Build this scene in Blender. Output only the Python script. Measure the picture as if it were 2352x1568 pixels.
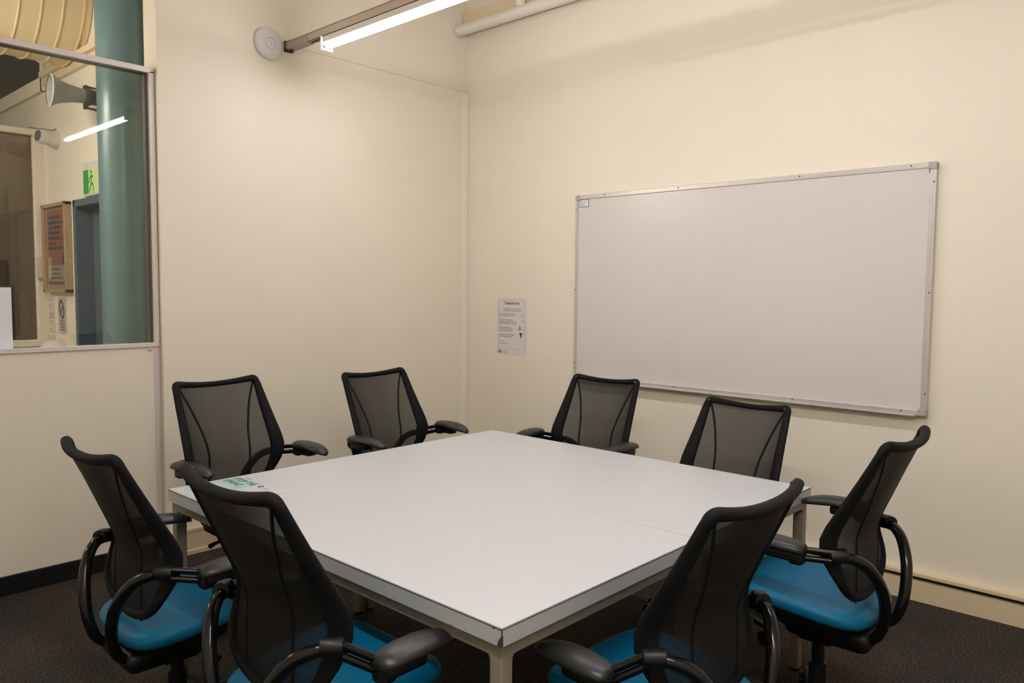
import bpy, bmesh, math, random
from mathutils import Vector, Matrix
random.seed(7)
PI = math.pi
for o in list(bpy.data.objects):
    bpy.data.objects.remove(o)
SC = bpy.context.scene
COL = SC.collection

# ------------------------------------------------------------------ camera
CAM_H = 1.55
cd = bpy.data.cameras.new('camera')
cam = bpy.data.objects.new('camera', cd)
COL.objects.link(cam)
YAW, PITCH, ROLL = 0.74636333, -0.06745026, 0.00870616
fw = Vector((math.cos(YAW)*math.cos(PITCH), math.sin(YAW)*math.cos(PITCH), math.sin(PITCH)))
rt = fw.cross(Vector((0, 0, 1))).normalized()
up = rt.cross(fw)
c_, s_ = math.cos(ROLL), math.sin(ROLL)
rt2 = rt*c_ + up*s_
up2 = up*c_ - rt*s_
m = Matrix((rt2, up2, -fw)).transposed().to_4x4()
m.translation = Vector((0, 0, CAM_H))
cam.matrix_world = m
cd.sensor_width = 36.0
cd.lens = 36.0*1777.83/2352.0
cd.clip_start = 0.02
SC.camera = cam

# ------------------------------------------------------------------ world, exposure
w = bpy.data.worlds.new('world')
SC.world = w
w.use_nodes = True
w.node_tree.nodes['Background'].inputs[0].default_value = (0.9, 0.88, 0.82, 1)
w.node_tree.nodes['Background'].inputs[1].default_value = 0.02
SC.view_settings.view_transform = 'Standard'
SC.view_settings.look = 'None'
SC.view_settings.gamma = 1.0
SC.view_settings.use_curve_mapping = False
SC.view_settings.exposure = -0.10
TUBE_E = 61.0         # fluorescent tubes over the table
FILL_E = 135.0       # added fill tubes behind the camera, unseen
CORR_FILL_E = 135.0         # added fill tubes in the corridor, out of view


# ------------------------------------------------------------------ materials
def srgb(r, g, b):
    f = lambda c: (c/255/12.92) if c/255 <= 0.04045 else ((c/255+0.055)/1.055)**2.4
    return (f(r), f(g), f(b), 1)


def mat(name, col, rough=0.5, metal=0.0, spec=0.5, noise=None, bump=None, emit=None, coat=0.0):
    m = bpy.data.materials.new(name)
    m.use_nodes = True
    nt = m.node_tree
    b = nt.nodes['Principled BSDF']
    b.inputs['Base Color'].default_value = col
    b.inputs['Roughness'].default_value = rough
    b.inputs['Metallic'].default_value = metal
    b.inputs['Specular IOR Level'].default_value = spec
    b.inputs['Coat Weight'].default_value = coat
    tc = nt.nodes.new('ShaderNodeTexCoord')
    if noise:
        sc, amt = noise
        n = nt.nodes.new('ShaderNodeTexNoise')
        n.inputs['Scale'].default_value = sc
        n.inputs['Detail'].default_value = 4
        nt.links.new(tc.outputs['Object'], n.inputs['Vector'])
        r = nt.nodes.new('ShaderNodeMapRange')
        r.inputs['To Min'].default_value = 1-amt
        r.inputs['To Max'].default_value = 1+amt
        r.inputs['From Min'].default_value = 0.3
        r.inputs['From Max'].default_value = 0.7
        nt.links.new(n.outputs['Fac'], r.inputs['Value'])
        mx = nt.nodes.new('ShaderNodeVectorMath')
        mx.operation = 'SCALE'
        mx.inputs[0].default_value = col[:3]
        nt.links.new(r.outputs['Result'], mx.inputs['Scale'])
        nt.links.new(mx.outputs['Vector'], b.inputs['Base Color'])
    if bump:
        sc, st = bump
        n2 = nt.nodes.new('ShaderNodeTexNoise')
        n2.inputs['Scale'].default_value = sc
        n2.inputs['Detail'].default_value = 3
        nt.links.new(tc.outputs['Object'], n2.inputs['Vector'])
        bp = nt.nodes.new('ShaderNodeBump')
        bp.inputs['Strength'].default_value = st
        bp.inputs['Distance'].default_value = 0.002
        nt.links.new(n2.outputs['Fac'], bp.inputs['Height'])
        nt.links.new(bp.outputs['Normal'], b.inputs['Normal'])
    if emit:
        b.inputs['Emission Color'].default_value = emit[0]
        b.inputs['Emission Strength'].default_value = emit[1]
    return m


M = {}
WALLC = (0.845, 0.768, 0.635, 1)
M['wall'] = mat('cream_wall_paint', WALLC, 0.55, spec=0.3, noise=(1.3, 0.012), bump=(60, 0.08))
M['wall_gloss'] = mat('cream_trim_paint', (0.74, 0.60, 0.39, 1), 0.35, noise=(6, 0.02))
M['ceiling'] = mat('ceiling_paint', (0.86, 0.82, 0.73, 1), 0.7, noise=(2, 0.02))
M['black_skirt'] = mat('black_vinyl', (0.004, 0.004, 0.0045, 1), 0.45)
M['alu'] = mat('anodised_aluminium', (0.74, 0.66, 0.63, 1), 0.38, metal=0.1, noise=(40, 0.02))
M['alu_dark'] = mat('rebate_aluminium', (0.20, 0.175, 0.15, 1), 0.4, metal=0.3, noise=(40, 0.02))
M['alu_frame'] = mat('whiteboard_frame_metal', (0.62, 0.59, 0.56, 1), 0.32, metal=0.5, noise=(30, 0.02))
M['grey_plastic'] = mat('grey_plastic', (0.40, 0.36, 0.31, 1), 0.5, noise=(30, 0.02))
M['whiteboard'] = mat('whiteboard_enamel', (0.70, 0.63, 0.60, 1), 0.22, spec=0.35, noise=(1.5, 0.012))
M['laminate'] = mat('white_laminate', (0.55, 0.555, 0.572, 1), 0.36, spec=0.35, noise=(2.5, 0.01))
M['edge'] = mat('laminate_edge_band', (0.44, 0.46, 0.47, 1), 0.45, noise=(8, 0.02))
M['edge_line'] = mat('dark_laminate_core', (0.05, 0.045, 0.04, 1), 0.6)
M['chip'] = mat('chipboard_core', (0.07, 0.035, 0.018, 1), 0.8, noise=(200, 0.4))
M['table_steel'] = mat('beige_powder_coat', (0.20, 0.175, 0.13, 1), 0.42, noise=(20, 0.03))
M['black_plastic'] = mat('black_plastic', (0.005, 0.005, 0.0053, 1), 0.42, spec=0.3, noise=(60, 0.1), bump=(500, 0.08))
M['black_gloss'] = mat('gloss_black_tube', (0.004, 0.004, 0.004, 1), 0.18, spec=0.35)
M['pad'] = mat('black_arm_pad', (0.012, 0.0115, 0.011, 1), 0.40, spec=0.45, noise=(80, 0.1))
M['frame_fabric'] = mat('black_frame_fabric', (0.0045, 0.0043, 0.0043, 1), 0.7, spec=0.18, noise=(300, 0.3), bump=(900, 0.3))
M['seat'] = mat('teal_seat_vinyl', (0.0015, 0.118, 0.235, 1), 0.42, spec=0.22, noise=(5, 0.04), bump=(400, 0.08))
M['white_plastic'] = mat('white_plastic', (0.72, 0.68, 0.66, 1), 0.35, noise=(10, 0.01))
M['white_paint'] = mat('white_enamel', (0.78, 0.72, 0.66, 1), 0.35, noise=(10, 0.01))
M['rail'] = mat('dull_steel_rail', (0.52, 0.43, 0.36, 1), 0.5, metal=0.3, noise=(25, 0.06))
M['rail_dark'] = mat('rail_clip_metal', (0.06, 0.05, 0.035, 1), 0.5, metal=0.3)
M['paper'] = mat('white_paper', (0.74, 0.68, 0.68, 1), 0.35, noise=(5, 0.01))
M['paper_white'] = mat('white_card', (0.80, 0.80, 0.86, 1), 0.5, noise=(5, 0.01))
M['sheet_white'] = mat('laminated_white', (0.60, 0.60, 0.63, 1), 0.3, noise=(5, 0.01))
M['ink'] = mat('black_ink', (0.02, 0.02, 0.02, 1), 0.6)
M['ink_grey'] = mat('grey_ink', (0.20, 0.18, 0.18, 1), 0.6)
M['ink_light'] = mat('light_grey_ink', (0.42, 0.40, 0.42, 1), 0.6)
M['ink_red'] = mat('red_ink', (0.32, 0.03, 0.03, 1), 0.6)
M['teal_ink'] = mat('pale_teal_ink', (0.36, 0.56, 0.54, 1), 0.4)
M['dark_teal_ink'] = mat('dark_teal_ink', (0.03, 0.10, 0.11, 1), 0.4)
M['column'] = mat('teal_column_paint', (0.15, 0.25, 0.265, 1), 0.28, spec=0.5, noise=(4, 0.05))
M['duct'] = mat('cream_duct_paint', (0.80, 0.64, 0.37, 1), 0.4, noise=(5, 0.03))
M['horn'] = mat('grey_horn_plastic', (0.42, 0.40, 0.37, 1), 0.45, noise=(10, 0.02))
M['horn_dark'] = mat('dark_grey_driver', (0.10, 0.10, 0.10, 1), 0.45)
M['sign_green'] = mat('sign_green', (0.03, 0.33, 0.05, 1), 0.5)
M['sign_pale'] = mat('sign_pale_green', (0.66, 0.78, 0.36, 1), 0.5)
M['wood_frame'] = mat('oak_frame', (0.40, 0.28, 0.16, 1), 0.5, noise=(30, 0.12))
M['poster_red'] = mat('coral_poster_print', (0.62, 0.22, 0.16, 1), 0.15, coat=0.5, noise=(6, 0.1))
M['poster_blue'] = mat('slate_poster_ink', (0.10, 0.09, 0.15, 1), 0.3)
M['poster_white'] = mat('poster_white', (0.66, 0.58, 0.50, 1), 0.2)
M['door_frame'] = mat('blue_grey_door_paint', (0.085, 0.125, 0.16, 1), 0.4, noise=(8, 0.04))
M['door_leaf'] = mat('dark_green_grey_door', (0.045, 0.058, 0.056, 1), 0.45, noise=(8, 0.06))
M['card_box'] = mat('brown_cardboard', (0.30, 0.15, 0.06, 1), 0.8, noise=(30, 0.08))
M['dark_metal'] = mat('dark_cabinet_metal', (0.02, 0.022, 0.02, 1), 0.5, noise=(10, 0.05))
M['red_brown'] = mat('red_brown_fabric', (0.10, 0.03, 0.02, 1), 0.8, noise=(30, 0.1))
M['cover_white'] = mat('ivory_plastic', (0.66, 0.58, 0.45, 1), 0.4)
M['dark_void'] = mat('dark_opening_shade', (0.035, 0.03, 0.022, 1), 0.8, noise=(3, 0.2))
M['tube'] = mat('fluorescent_tube', (1, 1, 1, 1), 0.4, emit=((0.955, 0.955, 1.0, 1), TUBE_E))
M['fill_tube'] = mat('rear_fill_tube', (1, 1, 1, 1), 0.4, emit=((0.975, 0.955, 0.98, 1), FILL_E))
M['corr_fill_tube'] = mat('corridor_fill_tube', (1, 1, 1, 1), 0.4, emit=((1.0, 0.93, 0.84, 1), CORR_FILL_E))


def make_carpet():
    m = bpy.data.materials.new('charcoal_carpet')
    m.use_nodes = True
    nt = m.node_tree
    b = nt.nodes['Principled BSDF']
    b.inputs['Roughness'].default_value = 0.95
    b.inputs['Specular IOR Level'].default_value = 0.1
    tc = nt.nodes.new('ShaderNodeTexCoord')
    n = nt.nodes.new('ShaderNodeTexNoise')
    n.inputs['Scale'].default_value = 110
    n.inputs['Detail'].default_value = 5
    n.inputs['Roughness'].default_value = 0.85
    n2 = nt.nodes.new('ShaderNodeTexNoise')
    n2.inputs['Scale'].default_value = 3.5
    n2.inputs['Detail'].default_value = 3
    nt.links.new(tc.outputs['Object'], n.inputs['Vector'])
    nt.links.new(tc.outputs['Object'], n2.inputs['Vector'])
    r = nt.nodes.new('ShaderNodeValToRGB')
    e = r.color_ramp.elements
    e[0].position = 0.36
    e[0].color = (0.016, 0.013, 0.012, 1)
    e[1].position = 0.66
    e[1].color = (0.17, 0.145, 0.12, 1)
    x = e.new(0.52)
    x.color = (0.045, 0.038, 0.033, 1)
    nt.links.new(n.outputs['Fac'], r.inputs['Fac'])
    mx = nt.nodes.new('ShaderNodeMix')
    mx.data_type = 'RGBA'
    mx.blend_type = 'MULTIPLY'
    mx.inputs[0].default_value = 1.0
    r2 = nt.nodes.new('ShaderNodeValToRGB')
    r2.color_ramp.elements[0].color = (0.75, 0.85, 0.95, 1)
    r2.color_ramp.elements[0].position = 0.35
    r2.color_ramp.elements[1].color = (1.15, 1.0, 0.85, 1)
    r2.color_ramp.elements[1].position = 0.65
    nt.links.new(n2.outputs['Fac'], r2.inputs['Fac'])
    nt.links.new(r.outputs['Color'], mx.inputs[6])
    nt.links.new(r2.outputs['Color'], mx.inputs[7])
    nt.links.new(mx.outputs[2], b.inputs['Base Color'])
    bp = nt.nodes.new('ShaderNodeBump')
    bp.inputs['Strength'].default_value = 0.7
    bp.inputs['Distance'].default_value = 0.004
    nt.links.new(n.outputs['Fac'], bp.inputs['Height'])
    nt.links.new(bp.outputs['Normal'], b.inputs['Normal'])
    return m


def make_glass(name, tint=(1, 1, 1, 1), ior=1.5):
    m = bpy.data.materials.new(name)
    m.use_nodes = True
    nt = m.node_tree
    nt.nodes.clear()
    out = nt.nodes.new('ShaderNodeOutputMaterial')
    mix = nt.nodes.new('ShaderNodeMixShader')
    lw = nt.nodes.new('ShaderNodeLayerWeight')      # Schlick's curve, the same from both sides
    lw.inputs['Blend'].default_value = 0.5
    p5 = nt.nodes.new('ShaderNodeMath')
    p5.operation = 'POWER'
    p5.inputs[1].default_value = 5.0
    nt.links.new(lw.outputs['Facing'], p5.inputs[0])
    f0 = ((ior-1)/(ior+1))**2
    fr = nt.nodes.new('ShaderNodeMath')
    fr.operation = 'MULTIPLY_ADD'
    fr.inputs[1].default_value = 1-f0
    fr.inputs[2].default_value = f0
    nt.links.new(p5.outputs[0], fr.inputs[0])
    tr = nt.nodes.new('ShaderNodeBsdfTransparent')
    tr.inputs['Color'].default_value = tint
    gl = nt.nodes.new('ShaderNodeBsdfGlossy')
    gl.inputs['Roughness'].default_value = 0.0
    nt.links.new(fr.outputs[0], mix.inputs[0])
    nt.links.new(tr.outputs[0], mix.inputs[1])
    nt.links.new(gl.outputs[0], mix.inputs[2])
    nt.links.new(mix.outputs[0], out.inputs['Surface'])
    return m


def make_mesh_fabric():
    """woven mesh: what shows through falls off with the thread thickness crossed"""
    m = bpy.data.materials.new('black_woven_mesh')
    m.use_nodes = True
    nt = m.node_tree
    nt.nodes.clear()
    N = nt.nodes.new
    out = N('ShaderNodeOutputMaterial')
    mix = N('ShaderNodeMixShader')
    tr = N('ShaderNodeBsdfTransparent')
    pb = N('ShaderNodeBsdfPrincipled')
    pb.inputs['Base Color'].default_value = (0.011, 0.0105, 0.010, 1)
    pb.inputs['Roughness'].default_value = 0.6
    pb.inputs['Specular IOR Level'].default_value = 0.2
    lw = N('ShaderNodeLayerWeight')
    lw.inputs['Blend'].default_value = 0.5
    sub = N('ShaderNodeMath'); sub.operation = 'SUBTRACT'
    sub.inputs[0].default_value = 1.0
    nt.links.new(lw.outputs['Facing'], sub.inputs[1])
    mx = N('ShaderNodeMath'); mx.operation = 'MAXIMUM'
    mx.inputs[1].default_value = 0.12
    nt.links.new(sub.outputs[0], mx.inputs[0])
    dv = N('ShaderNodeMath'); dv.operation = 'DIVIDE'
    dv.inputs[0].default_value = 1.0
    nt.links.new(mx.outputs[0], dv.inputs[1])
    # horizontal ribs of the weave
    tc = N('ShaderNodeTexCoord')
    wv = N('ShaderNodeTexWave')
    wv.wave_type = 'BANDS'
    wv.bands_direction = 'Z'
    wv.inputs['Scale'].default_value = 85
    wv.inputs['Distortion'].default_value = 0.4
    wv.inputs['Detail'].default_value = 1
    nt.links.new(tc.outputs['Object'], wv.inputs['Vector'])
    mr = N('ShaderNodeMapRange')
    mr.inputs['To Min'].default_value = 0.12
    mr.inputs['To Max'].default_value = 0.27
    nt.links.new(wv.outputs['Fac'], mr.inputs['Value'])
    pw = N('ShaderNodeMath'); pw.operation = 'POWER'
    nt.links.new(mr.outputs['Result'], pw.inputs[0])
    nt.links.new(dv.outputs[0], pw.inputs[1])
    nt.links.new(pw.outputs[0], mix.inputs[0])
    nt.links.new(pb.outputs[0], mix.inputs[1])
    nt.links.new(tr.outputs[0], mix.inputs[2])
    nt.links.new(mix.outputs[0], out.inputs['Surface'])
    return m


M['carpet'] = make_carpet()
M['glass'] = make_glass('window_glass', (0.94, 0.95, 0.93, 1))
M['dark_glass'] = make_glass('reflection_toned_glass', (0.66, 0.60, 0.54, 1), 1.6)  # brown tint stands in for the room's reflection in the far screen
M['mesh'] = make_mesh_fabric()


# ------------------------------------------------------------------ geometry helpers
class MB:
    def __init__(self):
        self.v = []
        self.f = []
        self.mi = []

    def add(self, vs, fs, mi=0):
        n = len(self.v)
        self.v += [tuple(p) for p in vs]
        self.f += [tuple(i+n for i in f) for f in fs]
        self.mi += [mi]*len(fs)
        return self

    def box(self, x0, x1, y0, y1, z0, z1, mi=0):
        vs = [(x, y, z) for x in (x0, x1) for y in (y0, y1) for z in (z0, z1)]
        fs = [(0, 1, 3, 2), (4, 6, 7, 5), (0, 4, 5, 1), (2, 3, 7, 6), (0, 2, 6, 4), (1, 5, 7, 3)]
        return self.add(vs, fs, mi)

    def rbox(self, x0, x1, y0, y1, z0, z1, r=0.004, seg=2, mi=0):
        bm = bmesh.new()
        bmesh.ops.create_cube(bm, size=1)
        for v in bm.verts:
            v.co = ((x0+x1)/2+v.co.x*(x1-x0), (y0+y1)/2+v.co.y*(y1-y0), (z0+z1)/2+v.co.z*(z1-z0))
        bmesh.ops.bevel(bm, geom=bm.edges[:], offset=r, segments=seg, profile=0.5, affect='EDGES')
        bm.verts.index_update()
        self.add([v.co.copy() for v in bm.verts], [[v.index for v in f.verts] for f in bm.faces], mi)
        bm.free()
        return self

    def tube(self, path, rad, n=12, closed=False, cap=True, mi=0, ref=None, sx=1.0):
        P = [Vector(p) for p in path]
        k = len(P)
        R = rad if isinstance(rad, (list, tuple)) else [rad]*k
        T = []
        for i in range(k):
            if closed:
                t = P[(i+1) % k]-P[i-1]
            else:
                t = P[min(i+1, k-1)]-P[max(i-1, 0)]
            T.append(t.normalized())
        a = Vector(ref) if ref else (Vector((0, 0, 1)) if abs(T[0].z) < 0.9 else Vector((1, 0, 0)))
        nrm = (a-T[0]*a.dot(T[0])).normalized()
        vs = []
        for i in range(k):
            nrm = (nrm-T[i]*nrm.dot(T[i])).normalized()
            b = T[i].cross(nrm)
            for j in range(n):
                th = 2*PI*j/n
                vs.append(P[i]+(nrm*math.cos(th)*sx+b*math.sin(th))*R[i])
        fs = []
        for i in range(k if closed else k-1):
            i2 = (i+1) % k
            for j in range(n):
                j2 = (j+1) % n
                fs.append((i*n+j, i*n+j2, i2*n+j2, i2*n+j))
        if cap and not closed:
            fs.append(tuple(range(n))[::-1])
            fs.append(tuple((k-1)*n+j for j in range(n)))
        return self.add(vs, fs, mi)

    def cyl(self, p0, p1, r, n=20, r1=None, mi=0):
        return self.tube([p0, p1], [r, r if r1 is None else r1], n, mi=mi)

    def lathe(self, prof, origin, axis=(0, 0, 1), n=32, mi=0, cap=True):
        ax = Vector(axis).normalized()
        a = Vector((0, 0, 1)) if abs(ax.z) < 0.9 else Vector((1, 0, 0))
        u = (a-ax*a.dot(ax)).normalized()
        w_ = ax.cross(u)
        o = Vector(origin)
        vs = []
        for r, h in prof:
            for j in range(n):
                th = 2*PI*j/n
                vs.append(o+ax*h+(u*math.cos(th)+w_*math.sin(th))*max(r, 1e-5))
        fs = []
        for i in range(len(prof)-1):
            for j in range(n):
                j2 = (j+1) % n
                fs.append((i*n+j, i*n+j2, (i+1)*n+j2, (i+1)*n+j))
        if cap:
            fs.append(tuple(range(n))[::-1])
            fs.append(tuple((len(prof)-1)*n+j for j in range(n)))
        return self.add(vs, fs, mi)

    def build(self, name, mats, parent=None, smooth=False, loc=None, auto=None):
        me = bpy.data.meshes.new(name)
        me.from_pydata(self.v, [], self.f)
        if not isinstance(mats, (list, tuple)):
            mats = [mats]
        for m_ in mats:
            me.materials.append(m_)
        for p, i in zip(me.polygons, self.mi):
            p.material_index = i
        bm = bmesh.new()
        bm.from_mesh(me)
        bmesh.ops.remove_doubles(bm, verts=bm.verts, dist=1e-6)
        bmesh.ops.recalc_face_normals(bm, faces=bm.faces)
        if smooth:
            ang = math.radians(auto or 40)
            for f in bm.faces:
                f.smooth = True
            for e in bm.edges:
                if len(e.link_faces) == 2 and e.calc_face_angle(0) > ang:
                    e.smooth = False
        bm.to_mesh(me)
        bm.free()
        o = bpy.data.objects.new(name, me)
        COL.objects.link(o)
        if loc is not None:
            # mesh is given in thing coordinates; move the origin to loc
            me.transform(Matrix.Translation(-Vector(loc)))
            o.location = loc
        if parent:
            o.parent = parent
        return o


def tag(o, label=None, cat=None, group=None, kind=None):
    if label:
        o['label'] = label
    if cat:
        o['category'] = cat
    if group:
        o['group'] = group
    if kind:
        o['kind'] = kind
    return o


def thing(name, label, cat, loc=(0, 0, 0), rz=0, group=None):
    o = bpy.data.objects.new(name, None)
    o.empty_display_size = 0.1
    COL.objects.link(o)
    o.location = loc
    o.rotation_euler = (0, 0, rz)
    return tag(o, label, cat, group)


def struct(o):
    o['kind'] = 'structure'
    return o


def bez(pts, n=8, closed=False):
    """Catmull-Rom through pts"""
    P = [Vector(p) for p in pts]
    k = len(P)
    out = []
    segs = k if closed else k-1
    for i in range(segs):
        if closed:
            a, b, c, d = P[(i-1) % k], P[i], P[(i+1) % k], P[(i+2) % k]
        else:
            a, b, c, d = P[max(i-1, 0)], P[i], P[i+1], P[min(i+2, k-1)]
        for j in range(n):
            t = j/n
            out.append(0.5*((2*b)+(c-a)*t+(2*a-5*b+4*c-d)*t*t+(3*b-a-3*c+d)*t**3))
    if not closed:
        out.append(P[-1])
    return out


def interp(tab, x):
    """smooth interpolation through (x, v) pairs"""
    n = len(tab)
    if x <= tab[0][0]:
        return tab[0][1]
    if x >= tab[-1][0]:
        return tab[-1][1]
    for i in range(n-1):
        if tab[i][0] <= x <= tab[i+1][0]:
            x0, y0 = tab[i]
            x1, y1 = tab[i+1]
            m0 = (y1-tab[i-1][1])/(x1-tab[i-1][0]) if i > 0 else (y1-y0)/(x1-x0)
            m1 = (tab[i+2][1]-y0)/(tab[i+2][0]-x0) if i+2 < n else (y1-y0)/(x1-x0)
            h = x1-x0
            t = (x-x0)/h
            return ((2*t**3-3*t*t+1)*y0+(t**3-2*t*t+t)*h*m0+(-2*t**3+3*t*t)*y1+(t**3-t*t)*h*m1)


def text_mesh(name, body, size, mtx, m_, parent=None, align='LEFT', extrude=0.0002, bold=0.0, sx=1.0):
    cu = bpy.data.curves.new('txt', 'FONT')
    cu.body = body
    cu.size = size
    cu.align_x = align
    cu.extrude = extrude
    cu.offset = bold
    ob = bpy.data.objects.new('txt', cu)
    COL.objects.link(ob)
    dg = bpy.context.evaluated_depsgraph_get()
    me = bpy.data.meshes.new_from_object(ob.evaluated_get(dg))
    bpy.data.objects.remove(ob)
    me.transform(mtx @ Matrix.Diagonal((sx, 1, 1, 1)))
    me.materials.clear()
    me.materials.append(m_)
    o = bpy.data.objects.new(name, me)
    me.name = name
    COL.objects.link(o)
    if parent:
        o.parent = parent
    return o


def frame_mtx(origin, xdir, ydir):
    x = Vector(xdir).normalized()
    y = Vector(ydir).normalized()
    z = x.cross(y)
    m_ = Matrix((x, y, z)).transposed().to_4x4()
    m_.translation = Vector(origin)
    return m_


# ================================================================== the room
YB = 4.38      # back wall face
YL = 4.42      # face of the glazed partition
XR = 4.22      # right wall face
XE = 1.85      # end of the back wall (the partition starts here)
XW = -1.40     # room's west side, behind the camera
YS = -1.20     # room's south side, behind the camera
ZC = 3.92
W2 = 1.80      # corridor wall
YC = 8.6       # far end beyond the corridor

struct(MB().box(XW-0.1, XR+0.1, YS-0.1, YC, -0.1, 0).build('floor', M['carpet']))
struct(MB().box(XW-0.1, XR+0.1, YS-0.1, YC, ZC, ZC+0.1).build('ceiling', M['ceiling']))
struct(MB().box(XR, XR+0.12, YS-0.1, YB+0.17, 0, ZC).build('wall_right', M['wall']))
struct(MB().box(XW-0.1, XR, YS-0.1, YS, 0, ZC).build('wall_front', M['wall']))
struct(MB().box(XW-0.1, XW, YS, YC, 0, ZC).build('wall_left', M['wall']))
b = MB()
b.box(XE, XR, YB+0.008, YB+0.165, 0, ZC)
b.box(XE, XR, YB, YB+0.008, 0, 3.05)          # plasterboard lining, up to its top joint
wb_ = struct(b.build('wall_back', M['wall']))
# cover strip in the corner, and the thin shadow joint along the top of the lining
struct(MB().rbox(XR-0.072, XR-0.012, YB-0.006, YB, 0.15, 3.045, 0.002).build('trim_1', M['ceiling']))
struct(MB().box(2.70, XR, YB-0.001, YB+0.002, 3.0485, 3.0505).build('trim_2', M['grey_plastic']))

# partition below the window, its black skirting and the aluminium edge channel
struct(MB().box(XW, 1.815, YL, YL+0.10, 0, 1.212).build('wall_partition', M['wall']))
struct(MB().rbox(1.815, 1.849, YL-0.004, YL+0.10, 0, 1.209, 0.002).build('trim_3', M['alu']))
struct(MB().rbox(XW, 1.815, YL-0.012, YL, 0, 0.098, 0.003).build('baseboard_left', M['black_skirt']))

# skirting ducts
b = MB()
b.rbox(XE+0.002, XR-0.04, YB-0.042, YB, 0.131, 0.150, 0.002)
b.box(XE+0.002, XR-0.035, YB-0.038, YB, 0.026, 0.131)
b.rbox(XE+0.002, XR-0.035, YB-0.048, YB, 0.0, 0.026, 0.002)
struct(b.build('baseboard_back', M['wall_gloss']))
b = MB()
b.rbox(XR-0.044, XR, YS, YB-0.045, 0.127, 0.146, 0.002)
b.box(XR-0.036, XR, YS, YB-0.045, 0.0, 0.104)
b.box(XR-0.012, XR, YS, YB-0.045, 0.104, 0.127, 1)
struct(b.build('baseboard_right', [M['wall_gloss'], M['black_skirt']]))

# window 1: wide glazed panel of the partition
WX0, WX1, WZ0, WZ1 = -1.38, 1.846, 1.210, 2.745
b = MB()
fwid = 0.030
y0, y1 = YL-0.012, YL+0.10
b.rbox(WX0, WX1, y0, y0+0.022, WZ1-fwid, WZ1, 0.002)
b.rbox(WX0, WX1, y0, y0+0.022, WZ0, WZ0+fwid-0.006, 0.002)
b.rbox(WX1-0.026, WX1, y0, y0+0.022, WZ0+0.02, WZ1-0.02, 0.002)
b.rbox(WX0, WX0+0.026, y0, y0+0.022, WZ0+0.02, WZ1-0.02, 0.002)
b.box(WX0, WX1, y0+0.022, y1, WZ1-0.022, WZ1-0.001, 1)
b.box(WX0, WX1-0.004, y0+0.022, y1, WZ0, WZ0+0.018, 0)
b.box(WX1-0.022, WX1-0.003, y0+0.022, y1, WZ0, WZ1-0.02, 1)
b.box(WX1-0.032, WX1-0.02, YL+0.040, YL+0.052, WZ0, WZ1-0.02, 1)
b.box(WX0, WX0+0.02, y0+0.022, y1, WZ0, WZ1-0.02, 1)
win = struct(b.build('window_1', [M['alu'], M['alu_dark']]))
struct(MB().box(WX0+0.018, WX1-0.022, YL+0.053, YL+0.059, WZ0+0.016, WZ1-0.02).build('window_pane', M['glass'], win))
tag(MB().lathe([(0.0, 0), (0.013, 0.001), (0.013, 0.004), (0.008, 0.008), (0, 0.009)], (1.795, YL, 1.200), (0, -1, 0), 16)
    .build('screw_cap', M['cover_white'], smooth=True), 'small cream screw cap under the right end of the window sill', 'cap')

# ================================================================== corridor beyond the glass
# corridor wall (plane X = W2) with the doorway and a dark high opening
D0, D1, DZ = 4.90, 5.545, 2.10
b = MB()
b.box(W2+0.20, W2+0.30, YB+0.165, D0+0.1, 0, ZC)
b.box(W2, W2+0.20, D0-0.03, D0, 0, ZC)
b.box(W2, W2+0.12, D0, D1, DZ, ZC)
b.box(W2, W2+0.12, D1, 6.05, 0, ZC)
b.box(W2, W2+0.12, 6.05, YC, 0, 2.88)
b.box(W2-0.03, W2+0.12, 6.05, YC, 2.88, 2.975)
b.box(W2-0.03, W2+0.12, 6.03, 6.075, 2.88, ZC)
b.box(W2, W2+0.12, 6.075, YC, 3.45, ZC)
struct(b.build('wall_corridor', M['wall']))
struct(MB().box(W2+0.03, W2+0.06, 6.075, YC, 2.975, 3.45).build('wall_recess', M['dark_void']))  # dark-coloured sheet stands in for the unlit depth of the opening
b = MB()
b.rbox(W2-0.055, W2, D0, 6.02, 2.955, 2.995, 0.004)
b.rbox(W2-0.030, W2, D0, 6.02, 2.905, 2.955, 0.003)
struct(b.build('trim_4', M['wall_gloss']))
struct(MB().box(XW, W2+0.12, YC-0.05, YC, 0, ZC).build('wall_far', M['grey_plastic']))
# door
b = MB()
b.rbox(W2-0.02, W2+0.13, D0, D0+0.045, 0, DZ, 0.003)
b.rbox(W2-0.02, W2+0.13, D1-0.045, D1, 0, DZ, 0.003)
b.rbox(W2-0.02, W2+0.13, D0, D1, DZ-0.045, DZ, 0.003)
dr = struct(b.build('door_1', M['door_frame']))
b = MB()
b.rbox(W2+0.085, W2+0.125, D0+0.045, D1-0.045, 0.01, DZ-0.045, 0.003)
b.rbox(W2+0.075, W2+0.09, D0+0.12, D1-0.19, 0.2, DZ-0.18, 0.003, mi=1)
struct(b.build('door_leaf', [M['door_frame'], M['door_leaf']], dr))
struct(MB().tube([(W2+0.07, D1-0.11, 1.0), (W2+0.03, D1-0.11, 1.0), (W2+0.03, D1-0.22, 1.0)], 0.009, 10)
       .build('door_handle', M['alu'], dr, smooth=True))

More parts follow.
